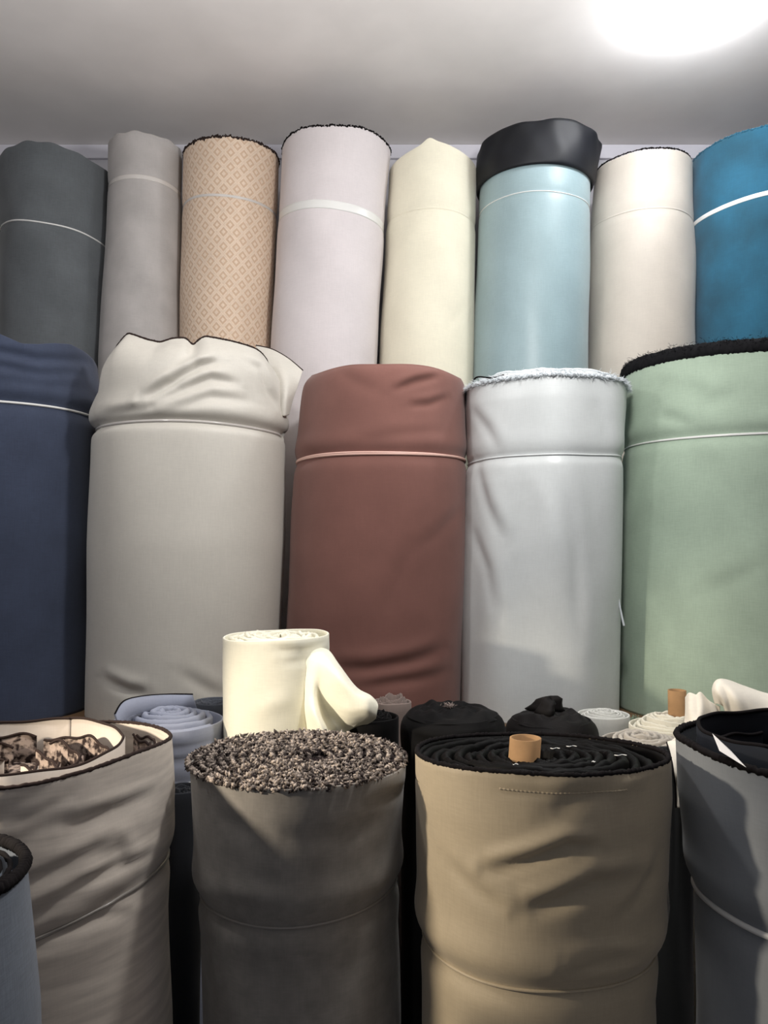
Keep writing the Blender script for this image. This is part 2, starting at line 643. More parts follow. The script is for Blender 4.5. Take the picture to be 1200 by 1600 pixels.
def diamond_cloth(name, base, line):
    """woven concentric diamond pattern around a roll, in the cloth itself"""
    m = fabric(name, base, var=0.04, weave=0.2)
    nt = m.node_tree
    N, L = nt.nodes, nt.links
    b = N['Principled BSDF']
    src = b.inputs['Base Color'].links[0].from_socket
    tc = N.new('ShaderNodeTexCoord')
    sx = N.new('ShaderNodeSeparateXYZ')
    L.new(tc.outputs['Object'], sx.inputs[0])

    def mth(op, a, c=None, d=None):
        n = N.new('ShaderNodeMath')
        n.operation = op
        for i, v in enumerate((a, c, d)):
            if v is None:
                continue
            if isinstance(v, (int, float)):
                n.inputs[i].default_value = v
            else:
                L.new(v, n.inputs[i])
        return n.outputs[0]
    neg = mth('MULTIPLY', sx.outputs['Y'], -1.0)
    ang = mth('ARCTAN2', sx.outputs['X'], neg)
    a = mth('MULTIPLY', ang, 0.152 / 0.040)
    z = mth('MULTIPLY', sx.outputs['Z'], 1 / 0.046)
    fa = mth('PINGPONG', a, 0.5)
    fz = mth('PINGPONG', z, 0.5)
    s = mth('ADD', fa, fz)                       # 0..1
    tri = mth('PINGPONG', s, 0.5)                # distance from lattice centres, 0..0.5
    w1 = mth('SINE', mth('MULTIPLY', tri, 2 * math.pi * 3.0))
    k = N.new('ShaderNodeMapRange')
    k.inputs['From Min'].default_value = -0.5
    k.inputs['From Max'].default_value = 0.6
    L.new(w1, k.inputs['Value'])
    mx = N.new('ShaderNodeMix')
    mx.data_type = 'RGBA'
    L.new(k.outputs[0], mx.inputs['Factor'])
    mx.inputs['A'].default_value = lin(line) + [1]
    L.new(src, mx.inputs['B'])
    L.new(mx.outputs['Result'], b.inputs['Base Color'])
    bp = N.new('ShaderNodeBump')
    bp.inputs['Strength'].default_value = 0.35
    bp.inputs['Distance'].default_value = 0.002
    L.new(k.outputs[0], bp.inputs['Height'])
    old = b.inputs['Normal'].links[0].from_socket
    L.new(old, bp.inputs['Normal'])
    L.new(bp.outputs[0], b.inputs['Normal'])
    return m


M['b3'] = diamond_cloth('peach_diamond_cloth', (224, 200, 176), (202, 174, 149))


def rimwave(amp, seed, k=(2, 7)):
    r = np.random.default_rng(seed)
    ks = [(r.integers(k[0], k[1] + 1), r.uniform(0, 6.28), r.normal()) for _ in range(5)]

    def f(th):
        return amp * sum(c * np.sin(q * th + p) for q, p, c in ks) / 2.2
    return f


def gauss(th, c, w):
    return np.exp(-((th - c) / w) ** 2)


BZ = PLAT
r = Roll('fabric_roll', 'dull grey roll cut off by left edge beside the charcoal roll', M['b0'], YB,
         [(240, -150, 3), (560, -153, 3)], top_y=236, z0=BZ, group=G_B, noise=[(0.0015, 1)], res=(100, 60))
r.layers(M['b0'], 8)

r = Roll('fabric_roll', 'charcoal grey roll with thin white string, far left of the top row', M['b1'], YB,
         [(240, 5, 168), (350, 8, 166), (560, 6, 156)], top_y=225, z0=BZ, group=G_B,
         ties=[dict(y=344, tilt=-0.018, mat=M['string'], rad=0.0026, pinch=0.004)],
         noise=[(0.0025, 2)], rim=lambda th: 0.010 * gauss(th, 0.0, 0.5) - 0.012 * gauss(th, 1.2, 0.4) - 0.008 * gauss(th, -1.0, 0.4) + rimwave(0.002, 4, (6, 14))(th),
         folds=[(((20, 262), (70, 255), (150, 262)), 9, 0.002)])
r.layers(M['b1'], 9)

r = Roll('fabric_roll', 'slim light grey roll with clear tape, beside the peach patterned roll', M['b2'], 2.585,
         [(225, 172, 284), (290, 171, 283), (420, 165, 282), (560, 156, 283)], top_y=208, z0=BZ, group=G_B,
         ties=[dict(y=276, tilt=-0.004, mat=M['clear'], flat=0.007, pinch=0.003, w=0.018)],
         noise=[(0.002, 3)], rim=lambda th: 0.008 * gauss(th, -0.05, 0.25) + 0.006 * gauss(th, -0.9, 0.3) + rimwave(0.0022, 5, (5, 15))(th),
         folds=[(((190, 470), (215, 430), (228, 400)), 9, -0.002)])
r.layers(M['b2'], 7)

r = Roll('fabric_roll', 'peach roll woven with a small diamond pattern, top row', M['b3'], 2.6,
         [(235, 288, 437), (560, 281, 424)], top_y=213, z0=BZ, group=G_B,
         ties=[dict(y=304, tilt=-0.006, mat=M['clear'], flat=0.004, pinch=0.003, w=0.014)],
         noise=[(0.0012, 4)])
r.selvedge(M['brownedge'], 0.0035, 0.0025, seed=4)
r.layers(M['b3'], 8, edge=M['brownedge'])

r = Roll('fabric_roll', 'lilac-white roll with a broad white tape band, top row', M['b4'], 2.56,
         [(230, 441, 611), (330, 436, 603), (575, 421, 589)], top_y=194, z0=BZ, group=G_B,
         ties=[dict(y=319, tilt=-0.014, mat=M['string'], flat=0.013, pinch=0.003, w=0.02)],
         noise=[(0.0015, 5)], rim=rimwave(0.0015, 6))
r.selvedge(M['blackedge'], 0.003, 0.0018, seed=6)
r.layers(M['b4'], 9, edge=M['blackedge'])

r = Roll('fabric_roll', 'cream roll with a rumpled peaked top, top row', M['b5'], 2.60,
         [(250, 609, 745), (330, 604, 744), (590, 590, 740)], top_y=236, z0=BZ, group=G_B,
         ties=[dict(y=325, tilt=-0.003, mat=M['b5'], flat=0.003, pinch=0.004, w=0.012, name='cloth_band')],
         noise=[(0.002, 6)], rim=lambda th: 0.030 * gauss(th, -0.02, 0.55) + 0.014 * gauss(th, -0.15, 0.14) + rimwave(0.0015, 7)(th),
         folds=[(((690, 525), (730, 470)), 6, -0.0025), (((640, 270), (700, 285)), 9, 0.002)])
r.layers(M['b5'], 8)

r = Roll('fabric_roll', 'pale teal roll capped with black plastic, top row', M['b6'], YB,
         [(285, 749, 921), (420, 744, 920), (590, 737, 917)], top_y=222, z0=BZ, group=G_B,
         ties=[dict(y=298, tilt=0.0, mat=M['string'], rad=0.0016, pinch=0.003, w=0.01)],
         noise=[(0.001, 7)])
r.layers(M['b6'], 9)
# black wrap pulled over the end
thc = np.linspace(-math.pi, math.pi, 180, endpoint=False)
rows = []
zc0 = r.ztop - 0.045
Rc = float(r.R(r.ztop)) + 0.008
rr_ = np.random.default_rng(3)
ztopc = U(600, 184, YB - Rc)[2]
cxc = U(842, 240, YB)[0]
for k, q in enumerate(np.linspace(0, 1, 26)):
    z = (U(600, 255, YB - Rc)[2] - 0.004 * (1 - np.cos(thc))) * (1 - q) + q * (ztopc + 0.004 * np.sin(5 * thc) - 0.010 * (1 - np.cos(thc)) * 0.5)
    rad = Rc + 0.014 * q ** 0.5 + lumps(thc, np.full(180, q * 0.2), 0.0045 * q, 31, (5, 16), (5, 30))
    if q > 0.9:
        rad = rad - 0.02 * ((q - 0.9) / 0.1) ** 2
    rows.append(np.stack([(cxc * q + r.cx(z) * (1 - q)) + rad * np.sin(thc), YB - rad * np.cos(thc), z], -1))
for f_, dz in ((0.75, 0.004), (0.4, -0.002), (0.0, -0.006)):
    c = np.array([cxc, YB, 0])
    p = rows[25].copy()
    p[:, :2] = c[:2] + (p[:, :2] - c[:2]) * f_
    p[:, 2] += dz + 0.003 * np.sin(7 * thc) * f_
    rows.append(p)
inn = rows[0].copy()
inn[:, :2] = np.array([r.cx(inn[:, 2]).mean(), YB]) + (inn[:, :2] - np.array([r.cx(inn[:, 2]).mean(), YB])) * 0.975
rows.insert(0, inn)
o = grid_obj('plastic_cap', np.array(rows), M['b6cap'], r.root, close_u=True, origin=r.base)
o['label'] = 'black plastic wrap over the roll end'

r = Roll('fabric_roll', 'sand beige roll with a dark edged rim, between teal and petrol blue rolls', M['b7'], 2.61,
         [(265, 930, 1078), (400, 922, 1081), (590, 917, 1083)], top_y=234, z0=BZ, group=G_B,
         ties=[dict(y=325, tilt=0.0, mat=M['b7'], flat=0.0022, pinch=0.003, w=0.01, name='cloth_band')],
         noise=[(0.0018, 8)], rim=lambda th: 0.004 * np.sin(th + 0.5) + rimwave(0.001, 9)(th))
r.selvedge(M['blackedge'], 0.0022, 0.0008, up=0.007, seed=8, off=-0.004)
r.layers(M['b7'], 9, edge=M['blackedge'])

r = Roll('fabric_roll', 'petrol blue roll with thick white band, right end of the top row', M['b8'], YB,
         [(225, 1082, 1310), (400, 1084, 1312), (590, 1087, 1312)], top_y=190, z0=BZ, group=G_B,
         ties=[dict(y=294, tilt=0.012, mat=M['string'], flat=0.007, pinch=0.002, w=0.02)],
         noise=[(0.0015, 9)])
r.selvedge(M['b8'], 0.003, 0.0012, seed=10)
r.layers(M['b8'], 11)

# ------------------------------------------------------------------ middle row
YM = 2.11
G_M = 'thick fabric rolls of the middle row'
M['m0'] = fabric('navy_blue_cloth', (54, 63, 85), var=0.12, weave=0.2)
M['m1'] = fabric('stone_beige_cloth', (198, 193, 182), var=0.03, rough=0.55, weave=0.1)
M['m2'] = fabric('russet_cloth', (124, 81, 72), var=0.08)
M['m3'] = fabric('silver_white_satin', (202, 207, 207), rough=0.38, var=0.05, weave=0.08)
M['m4'] = fabric('sage_green_cloth', (156, 176, 155), var=0.09, weave=0.15)
M['m3edge'] = plain('white_fringe', (208, 214, 218), 0.9, 0.2)
M['m4band'] = plain('black_pile', (24, 24, 26), 0.95, 0.1)

def rim_m0(th):
    # high fold on the left, a dip, then a low bump towards the beige roll
    z = np.interp(th, [-1.6, -0.4, 0.05, 0.22, 0.40, 0.58, 0.75, 0.95, 1.15, 1.4, 2.0],
                  [0.0, 0.01, 0.035, 0.038, 0.022, 0.006, 0.010, 0.022, 0.030, 0.022, 0.0])
    return z + rimwave(0.0015, 13, (4, 9))(th)


r = Roll('fabric_roll', 'navy blue roll with folded-over top, left edge of the middle row', M['m0'], YM,
         [(545, -122, 145), (600, -126, 149), (660, -130, 147), (1100, -132, 141)], top_y=536, z0=PLAT, group=G_M,
         ties=[dict(y=622, tilt=-0.006, mat=M['string'], rad=0.0032, pinch=0.010, w=0.02, puff=0.004)],
         noise=[(0.002, 12)], rim=rim_m0,
         folds=[(((-60, 552), (0, 550), (60, 562), (145, 566)), 7, -0.009, 0.5), (((-60, 570), (0, 572), (60, 584), (140, 590)), 7, -0.008, 0.5),
                (((-40, 598), (20, 596), (80, 604), (140, 610)), 8, -0.005, 0.4)])
r.layers(M['m0'], 9, dome=-0.01)

rimx = [(150, 590), (162, 545), (188, 517), (212, 524), (235, 527), (262, 519), (290, 518), (305, 531), (318, 522), (332, 517), (375, 527), (420, 545), (447, 575)]
r = Roll('fabric_roll', 'large stone-beige roll with loose wavy top and dark edge, middle row', M['m1'], YM,
         [(530, 170, 440), (560, 158, 446), (600, 150, 450), (640, 150, 448), (658, 152, 446), (700, 148, 447), (850, 144, 447), (1100, 140, 436)], ztop=EYE + 0.50, z0=PLAT, group=G_M,
         noise=[(0.0015, 14)], build=False)
pz = [r.pix(*p) for p in rimx]
rt = np.array([p[0] for p in pz])
rz = np.array([p[1] for p in pz])
_t = np.linspace(rt[0], rt[-1], 400)
_z = np.interp(_t, rt, rz)
_k = np.exp(-np.linspace(-2, 2, 25) ** 2)
_z = np.convolve(np.pad(_z, 12, mode='edge'), _k / _k.sum(), 'valid')
rt, rz = _t, _z


def rim_m1(th):
    front = np.interp(th, rt, rz) - r.ztop
    return np.where(np.abs(th) < 1.6, front, np.interp(np.abs(th), [1.6, 2.4, 3.2], [rz[0] * 0.5 + rz[-1] * 0.5 - r.ztop, 0.0, 0.0]))


def shoulder(th, z):
    zr = r.ztop + rim_m1(np.broadcast_to(th, np.broadcast(th, z).shape))
    d = zr - z
    return -0.055 * np.exp(-(np.maximum(d, 0) / 0.035) ** 1.3) * (1 + 0.35 * np.sin(3 * th + 1))


lbl = 'large stone-beige roll with loose wavy top and dark edge, middle row'
bpy.data.objects.remove(r.root)
r1 = Roll('fabric_roll', lbl, M['m1'], YM,
          [(530, 152, 446), (560, 151, 448), (600, 149, 450), (640, 150, 449), (658, 152, 446), (700, 148, 447), (850, 144, 447), (1100, 140, 436)], ztop=EYE + 0.50, z0=PLAT, group=G_M,
          ties=[dict(y=657, tilt=-0.002, mat=M['clear'], rad=0.0034, pinch=0.014, w=0.012, puff=0.012)],
          noise=[(0.0012, 14)], rim=rim_m1, extra=shoulder, res=(300, 190),
          folds=[(((225, 625), (270, 597), (310, 572), (345, 565)), 7, -0.018, 0.8),
                 (((240, 632), (290, 608), (330, 592), (370, 600)), 7, -0.011, 0.6),
                 (((270, 640), (330, 622), (390, 628)), 8, -0.008, 0.5),
                 (((305, 535), (290, 560), (262, 590)), 9, -0.011, 0.5),
                 (((165, 650), (210, 642), (250, 635)), 6, -0.006, 0.4),
                 (((380, 560), (410, 575), (420, 610), (436, 640)), 8, -0.007, 0.6),
                 (((160, 1060), (200, 1080), (230, 1085)), 8, -0.008, 0.6),
                 (((280, 1050), (320, 1075), (350, 1090)), 9, -0.004, 0.6)])
r = r1
r.selvedge(M['brownedge'], 0.0030, 0.0003, up=0.0022, seed=15, off=-0.002, rj=0.1, n=700)
r.layers(M['m1'], 9, rout=0.17, zoff=-0.06)
A = lambda x, y, d: U(x, y, d)
fl = loft('loose_flap', [[A(400, 540, 2.16), A(425, 546, 2.15), A(450, 560, 2.14), A(473, 579, 2.13)],
                         [A(405, 570, 2.12), A(430, 578, 2.09), A(448, 585, 2.08), A(466, 600, 2.10)],
                         [A(410, 610, 2.09), A(432, 612, 2.06), A(447, 615, 2.05), A(458, 622, 2.08)],
                         [A(415, 650, 2.08), A(432, 650, 2.06), A(444, 650, 2.05), A(451, 648, 2.07)]], M['m1'], r.root, r.base)
fe = tube_grid(catmull([A(400, 540, 2.16), A(425, 546, 2.15), A(450, 560, 2.14), A(473, 579, 2.13)], 60), 0.0028, 6)
grid_obj('selvedge_edge', fe, M['brownedge'], r.root, close_u=True, origin=r.base)

r_top_m2 = U(600, 566, 2.13 - 0.21)[2]
r = Roll('fabric_roll', 'russet brown roll tied with pale pink string, middle row', M['m2'], 2.13,
         [(600, 473, 729), (640, 468, 729), (715, 460, 731), (800, 455, 731), (950, 446, 727), (1085, 442, 721)], top_y=566, z0=PLAT, group=G_M,
         ties=[dict(y=708, tilt=0.003, mat=M['pinkstring'], rad=0.0034, pinch=0.007, w=0.02, puff=0.003, double=0.005)],
         noise=[(0.002, 16)], rim=lambda th: -0.012 * gauss(th, 1.1, 0.35) - 0.004 * gauss(th, -0.9, 0.4) + rimwave(0.0018, 17)(th),
         extra=lambda th, z: -0.02 * np.exp(-np.maximum(r_top_m2 - z, 0) / 0.012),
         folds=[(((615, 610), (650, 596), (690, 588)), 6, -0.008, 0.7), (((640, 634), (670, 632), (700, 622)), 6, -0.006, 0.6),
                (((520, 575), (560, 600), (600, 615)), 10, -0.003, 0.5), (((560, 690), (620, 680), (700, 675)), 9, -0.003, 0.5),
                (((520, 1045), (580, 1046), (640, 1035), (690, 1015)), 10, -0.008, 0.6), (((560, 1075), (620, 1066), (700, 1050)), 9, -0.006, 0.6),
                (((600, 960), (625, 900), (640, 830)), 14, -0.003, 0.5), (((650, 860), (700, 820), (722, 790)), 12, -0.003, 0.5)],
         res=(240, 160))
r.layers(M['m2'], 10, rout=0.19, zoff=-0.006)

r = Roll('fabric_roll', 'silver-white satin roll with frayed white rim, middle row', M['m3'], 2.085,
         [(600, 727, 977), (640, 726, 977), (710, 731, 973), (760, 727, 972), (950, 722, 965), (1095, 720, 961)], top_y=585, z0=PLAT, group=G_M,
         ties=[dict(y=709, tilt=0.004, mat=M['m3'], rad=0.0022, pinch=0.006, w=0.014, puff=0.002)],
         noise=[(0.0038, 18, (2, 9), (1, 5)), (0.001, 19)],
         folds=[(((740, 640), (760, 670), (780, 705)), 10, -0.004, 0.5), (((745, 720), (760, 790), (790, 850)), 11, -0.005, 0.6),
                (((735, 820), (760, 890), (775, 960)), 12, -0.004, 0.6), (((880, 760), (900, 860), (905, 1000)), 12, -0.004, 0.6),
                (((820, 720), (860, 800), (880, 900)), 14, 0.003), (((930, 620), (945, 660), (950, 700)), 12, -0.003, 0.5)],
         res=(240, 150))
r.layers(M['m3'], 9, dome=0.0, zoff=0.004, sag=lambda ph, u: 0.020 * np.clip((1 - u) / 0.18, 0, 1) - 0.02 * np.clip((0.75 - u) / 0.3, 0, 1), jz=0.003, edge=M['m3edge'], edge_rad=0.004)
r.selvedge(M['m3edge'], 0.0042, 0.0016, seed=20, name='frayed_rim', off=0.001)
r.fibres(M['m3edge'], 1500, r.rim, length=0.014, up=0.3, out=1.0, seed=21, spread=0.003)
r.fibres(M['m3edge'], 700, lambda t: r.rim(t) + 0.012, roff=-0.03, length=0.014, up=0.8, out=0.6, seed=22, spread=0.003)
th = np.linspace(-1.35, -0.75, 50)
P = r.pos(th, np.full(50, r.ztop), off=-0.012)
P[:, 2] += 0.016 + 0.006 * np.sin(th * 9)
grid_obj('dark_cord', tube_grid(P, 0.0022, 6), M['blackedge'], r.root, close_u=True, origin=r.base)
# loose thread hanging on the right flank
P = catmull([A(971, 676, 2.0), A(972, 700, 2.0), A(968, 715, 2.0), A(966, 780, 2.0), A(964, 880, 2.0), A(966, 930, 1.99), A(971, 960, 1.985), A(975, 978, 1.98)], 90)
grid_obj('loose_thread', tube_grid(P, np.linspace(0.0014, 0.0028, 90), 6), M['m3edge'], r.root, close_u=True, origin=r.base)

r = Roll('fabric_roll', 'sage green roll with a black frayed rim, right end of the middle row', M['m4'], 2.13,
         [(580, 976, 1300), (640, 976, 1302), (690, 977, 1300), (850, 970, 1298), (1095, 962, 1296)], top_y=549, z0=PLAT, group=G_M,
         ties=[dict(y=676, tilt=0.002, mat=M['string'], rad=0.0022, pinch=0.007, w=0.018, puff=0.003, double=0.003)],
         noise=[(0.002, 23)],
         folds=[(((1060, 600), (1110, 625), (1160, 610)), 12, -0.004, 0.6), (((1010, 660), (1050, 655), (1090, 668)), 9, -0.004, 0.6),
                (((990, 600), (1040, 585), (1080, 590)), 12, 0.002), (((1090, 930), (1150, 905), (1200, 880)), 12, -0.002, 0.6)], res=(240, 140))  # last fold puts the diagonal shadow line into the shape
th = np.linspace(-math.pi, math.pi, 400, endpoint=False)
rg = np.random.default_rng(5)
rows = []
prof = [(-0.010, -0.01), (-0.001, 0.0), (0.005, 0.004), (0.006, 0.014), (0.004, 0.026), (-0.004, 0.034), (-0.02, 0.036), (-0.05, 0.034), (-0.09, 0.02), (-0.16, 0.015)]
for dr, dz in prof:
    p = r.pos(th, np.full(400, r.ztop - 0.0005), off=dr)
    p = p + rg.normal(0, 0.0014, p.shape)
    p[:, 2] += dz
    rows.append(p)
grid_obj('black_band', np.array(rows), M['m4band'], r.root, close_u=True, origin=r.base)
r.fibres(M['m4band'], 2200, lambda t: np.full(np.shape(t), r.ztop + 0.024), roff=0.0, length=0.009, up=0.7, out=0.5, seed=24, spread=0.006)
r.fibres(M['m3edge'], 160, lambda t: np.full(np.shape(t), r.ztop + 0.036), roff=-0.01, length=0.022, up=0.9, out=0.2, seed=25, th0=0.28, th1=0.5, name='white_tuft', spread=0.002)

# ------------------------------------------------------------------ second row: rolls on the shop floor behind the front row
G_S = 'smaller fabric rolls behind the front row'
M['s1'] = fabric('blue_grey_cloth', (150, 156, 176), var=0.05)
M['s2'] = fabric('ivory_cloth', (240, 236, 214), var=0.02, weave=0.08)
M['slate'] = fabric('slate_cloth', (78, 82, 92))
M['gapshade'] = fabric('gap_shade_cloth', (36, 39, 46), var=0.1, spec=0.15)
M['char'] = fabric('charcoal_grey_cloth', (52, 54, 55), var=0.1)
M['black'] = fabric('black_cloth', (11, 10, 11), var=0.2, rough=0.75, sheen=0.02, spec=0.12)
M['black2'] = fabric('brown_black_cloth', (17, 14, 14), var=0.2, rough=0.7, sheen=0.02, spec=0.15)
M['taupe'] = fabric('taupe_cloth', (140, 122, 114), var=0.15)
M['s5'] = fabric('off_white_cloth', (205, 205, 198), var=0.05)
M['s6'] = fabric('oat_cloth', (168, 160, 148), var=0.08)
M['s7'] = fabric('ecru_cloth', (205, 200, 182), var=0.05)
M['s8'] = fabric('ivory_curtain_cloth', (222, 214, 198), var=0.04)
SR = (140, 70)

# blue-grey coil
r = Roll('fabric_roll', 'blue-grey roll showing its wound end, behind the streaked beige roll', M['s1'], 1.60,
         [(1130, 176, 348), (1400, 178, 348)], ztop=EYE - 0.352, z0=0.0, group=G_S, res=(180, 160),
         ties=[dict(y=1231, tilt=0.004, mat=M['string'], rad=0.0026, pinch=0.004)],
         noise=[(0.0015, 26)],
         folds=[(((180, 1165), (260, 1190), (345, 1165)), 5, -0.004, 0.6), (((180, 1150), (260, 1172), (350, 1150)), 5, -0.004, 0.6)])
r.layers(M['s1'], 5.5, r0=0.012, depth=0.03, dome=0.022, zoff=0.0, jz=0.0012, jr=0.0008, th=0.012, seed=27)
P = catmull([A(178, 1118, 1.52), A(192, 1098, 1.545), A(222, 1090, 1.60), A(262, 1087, 1.66), A(300, 1087, 1.69)], 40)
rows = [P + np.array([0, 0, 0.002]), P + np.array([0.004, 0.002, -0.012]), P + np.array([0.010, 0.0, -0.028])]
o = grid_obj('outer_flap', np.array(rows), M['s1'], r.root, origin=r.base)
o.modifiers.new('t', 'SOLIDIFY').thickness = 0.004
grid_obj('selvedge_edge', tube_grid(P + np.array([0.002, -0.001, 0.003]), 0.0018, 6), M['blackedge'], r.root, close_u=True, origin=r.base)

r = Roll('fabric_roll', 'slim dark slate roll added to darken the gap between streaked beige and chenille-topped rolls', M['gapshade'], 1.452,  # added roll, its dark cloth stands in for shade in the gap
         [(1260, 254, 314), (1500, 254, 314)], ztop=U(600, 1240, 1.425)[2], z0=0.0, group=G_S, res=SR, noise=[(0.0015, 62)])
r.layers(M['gapshade'], 3, r0=0.008)

# slim slate roll
r = Roll('fabric_roll', 'slim slate roll peeking out between blue-grey coil and ivory roll', M['slate'], 1.775,
         [(1100, 302, 368), (1300, 302, 368)], ztop=EYE - 0.348, z0=0.0, group=G_S, res=SR)
r.layers(M['slate'], 5)

# ivory roll
r = Roll('fabric_roll', 'brightly lit ivory roll with a loose flap falling to its right', M['s2'], 1.62,
         [(990, 349, 515), (1060, 348, 516), (1150, 349, 516), (1400, 350, 516)], ztop=EYE - 0.185, z0=0.0, group=G_S, res=(200, 200),
         noise=[(0.0012, 28)], rim=lambda th: rimwave(0.0018, 29, (3, 9))(th) + 0.003 * np.sin(th),
         folds=[(((430, 1015), (470, 1018), (510, 1005)), 6, -0.005, 0.7), (((440, 1035), (480, 1030), (515, 1015)), 6, -0.004, 0.6),
                (((400, 1110), (430, 1098), (460, 1090)), 14, 0.003)])
r.layers(M['s2'], 5, r0=0.02, dome=0.004)
loft('loose_flap', [
    [A(462, 1022, 1.545), A(490, 1014, 1.560), A(512, 1016, 1.58), A(530, 1040, 1.54), A(556, 1074, 1.50), A(578, 1087, 1.49), A(588, 1097, 1.49)],
    [A(468, 1036, 1.545), A(490, 1030, 1.535), A(508, 1034, 1.520), A(530, 1058, 1.480), A(556, 1084, 1.465), A(577, 1092, 1.465), A(590, 1104, 1.475)],
    [A(468, 1060, 1.550), A(488, 1058, 1.525), A(502, 1066, 1.520), A(522, 1090, 1.500), A(548, 1106, 1.465), A(573, 1106, 1.455), A(588, 1114, 1.47)],
    [A(472, 1085, 1.550), A(488, 1088, 1.512), A(502, 1096, 1.530), A(520, 1108, 1.520), A(545, 1118, 1.480), A(570, 1116, 1.46), A(587, 1121, 1.475)],
    [A(474, 1110, 1.550), A(492, 1114, 1.485), A(508, 1120, 1.525), A(524, 1124, 1.530), A(545, 1128, 1.50), A(566, 1124, 1.48), A(582, 1126, 1.49)],
    [A(478, 1140, 1.550), A(502, 1142, 1.475), A(516, 1142, 1.505), A(528, 1140, 1.530), A(545, 1136, 1.52), A(560, 1130, 1.50), A(575, 1130, 1.505)],
    [A(480, 1170, 1.550), A(506, 1170, 1.478), A(520, 1165, 1.505), A(530, 1156, 1.530), A(542, 1145, 1.53), A(555, 1136, 1.52), A(568, 1133, 1.52)],
], M['s2'], r.root, r.base, nu=60, nv=60, thick=0.003)

# black roll under the flap, taupe roll behind it
r = Roll('fabric_roll', 'small black roll tucked under the ivory flap', M['black'], 1.56,
         [(1130, 535, 622), (1300, 536, 622)], ztop=EYE - 0.335, z0=0.0, group=G_S, res=SR, noise=[(0.002, 30)])
r.layers(M['black'], 5, dome=0.01)
r = Roll('fabric_roll', 'small taupe roll behind the black rolls, below the russet roll', M['taupe'], 1.785,
         [(1100, 583, 642), (1300, 583, 642)], ztop=EYE - 0.350, z0=0.0, group=G_S, res=SR, noise=[(0.002, 31)])
r.layers(M['taupe'], 4, dome=0.012, jz=0.004)


def soft_top(s, mat, z, R, h, amp, seed, name='bunched_end', cx=0.0):
    """crumpled cloth tucked over the end of a roll"""
    th = np.linspace(-math.pi, math.pi, 120, endpoint=False)[None, :]
    q = np.linspace(1, 0, 40)[:, None]
    rr = R * q + 0 * th
    zz = z + h * (1 - q ** 4) + lumps(np.broadcast_to(th, rr.shape), q * 1.5 + 0 * th, amp, seed, (2, 9), (3, 14)) * (q * (1.2 - q)) * 3
    x = s.cx(z) + cx + rr * np.sin(th)
    y = s.Y - rr * np.cos(th)
    return grid_obj(name, np.stack([x, y, zz], -1), mat, s.root, close_u=True, origin=s.base)


r = Roll('fabric_roll', 'black roll with a pale lint tuft on top, left of two', M['black'], 1.60,
         [(1120, 622, 792), (1180, 626, 790), (1300, 626, 790)], ztop=EYE - 0.338, z0=0.0, group=G_S, res=(160, 160), noise=[(0.002, 32)],
         extra=lambda th, z: -0.018 * np.exp(-np.maximum(EYE - 0.338 - z, 0) / 0.014),
         folds=[(((640, 1150), (700, 1168), (770, 1150)), 7, -0.006, 0.6)])
soft_top(r, M['black'], EYE - 0.340, 0.092, 0.018, 0.003, 33)
V, Fc = [], []
lc = A(701, 1099, 1.58)
lc[2] = EYE - 0.318
rg = np.random.default_rng(8)
for i in range(120):
    d = rg.normal(0, 1, 3)
    d /= np.linalg.norm(d)
    p = lc + rg.normal(0, 1, 3) * np.array([0.005, 0.004, 0.002])
    q = p + d * 0.006
    w = np.cross(d, rg.normal(0, 1, 3))
    w *= 0.0012 / np.linalg.norm(w)
    b = len(V)
    V += [p + w, p - w, q, p + np.cross(w, d)]
    Fc += [(b, b + 1, b + 2), (b + 1, b + 3, b + 2), (b + 3, b, b + 2)]
o = mesh_obj('lint_tuft', np.array(V) - r.base, Fc, M['taupe'], r.root)
o['kind'] = 'stuff'

r = Roll('fabric_roll', 'black roll with a knotted knob on top, right of two', M['black2'], 1.69,
         [(1125, 787, 934), (1180, 790, 934), (1300, 790, 934)], ztop=EYE - 0.368, z0=0.0, group=G_S, res=(160, 160), noise=[(0.002, 34)],
         extra=lambda th, z: -0.016 * np.exp(-np.maximum(EYE - 0.368 - z, 0) / 0.012),
         folds=[(((800, 1135), (860, 1142), (925, 1130)), 5, -0.004, 0.6), (((800, 1155), (860, 1162), (925, 1152)), 6, -0.005, 0.6)])
soft_top(r, M['black2'], EYE - 0.370, 0.082, 0.020, 0.003, 35)
kn = A(851, 1098, 1.69)
kg = lathe([(0, -0.02), (0.034, -0.018), (0.026, -0.008), (0.023, -0.001), (0.022, 0.005), (0.014, 0.010), (0, 0.011)], 28)
ang = np.linspace(0, 2 * math.pi, 28, endpoint=False)[None, :]
wob = 1 + 0.28 * np.sin(3 * ang + 0.5) + 0.16 * np.sin(5 * ang + 2.0)
kg[:, :, 0] = kg[:, :, 0] * wob + 0.4 * (kg[:, :, 2] + 0.02)
kg[:, :, 1] *= wob
kg[:, :, 2] += 0.004 * np.sin(2 * ang + 1.0) * (kg[:, :, 2] > 0)
grid_obj('knot', kg + kn, M['black2'], r.root, close_u=True, origin=r.base)

# off-white coil, ecru coil with core, oat coil
r = Roll('fabric_roll', 'off-white coiled roll just right of the black rolls', M['s5'], 1.785,
         [(1115, 903, 983), (1300, 903, 983)], ztop=EYE - 0.378, z0=0.0, group=G_S, res=SR)
r.layers(M['s5'], 6, r0=0.008, dome=0.012, depth=0.03, seed=40, jz=0.0008, jr=0.0008)

r = Roll('fabric_roll', 'ecru coiled roll with a cardboard core standing out, below the sage roll', M['s7'], 1.675,
         [(1135, 985, 1100), (1300, 985, 1100)], ztop=EYE - 0.378, z0=0.0, group=G_S, res=SR, noise=[(0.0015, 41)])
r.layers(M['s7'], 6, r0=0.026, dome=0.028, depth=0.04, th=0.006, jz=0.0015, jr=0.0012, seed=42, cx=0.012)
cc = A(1058, 1092, 1.675)


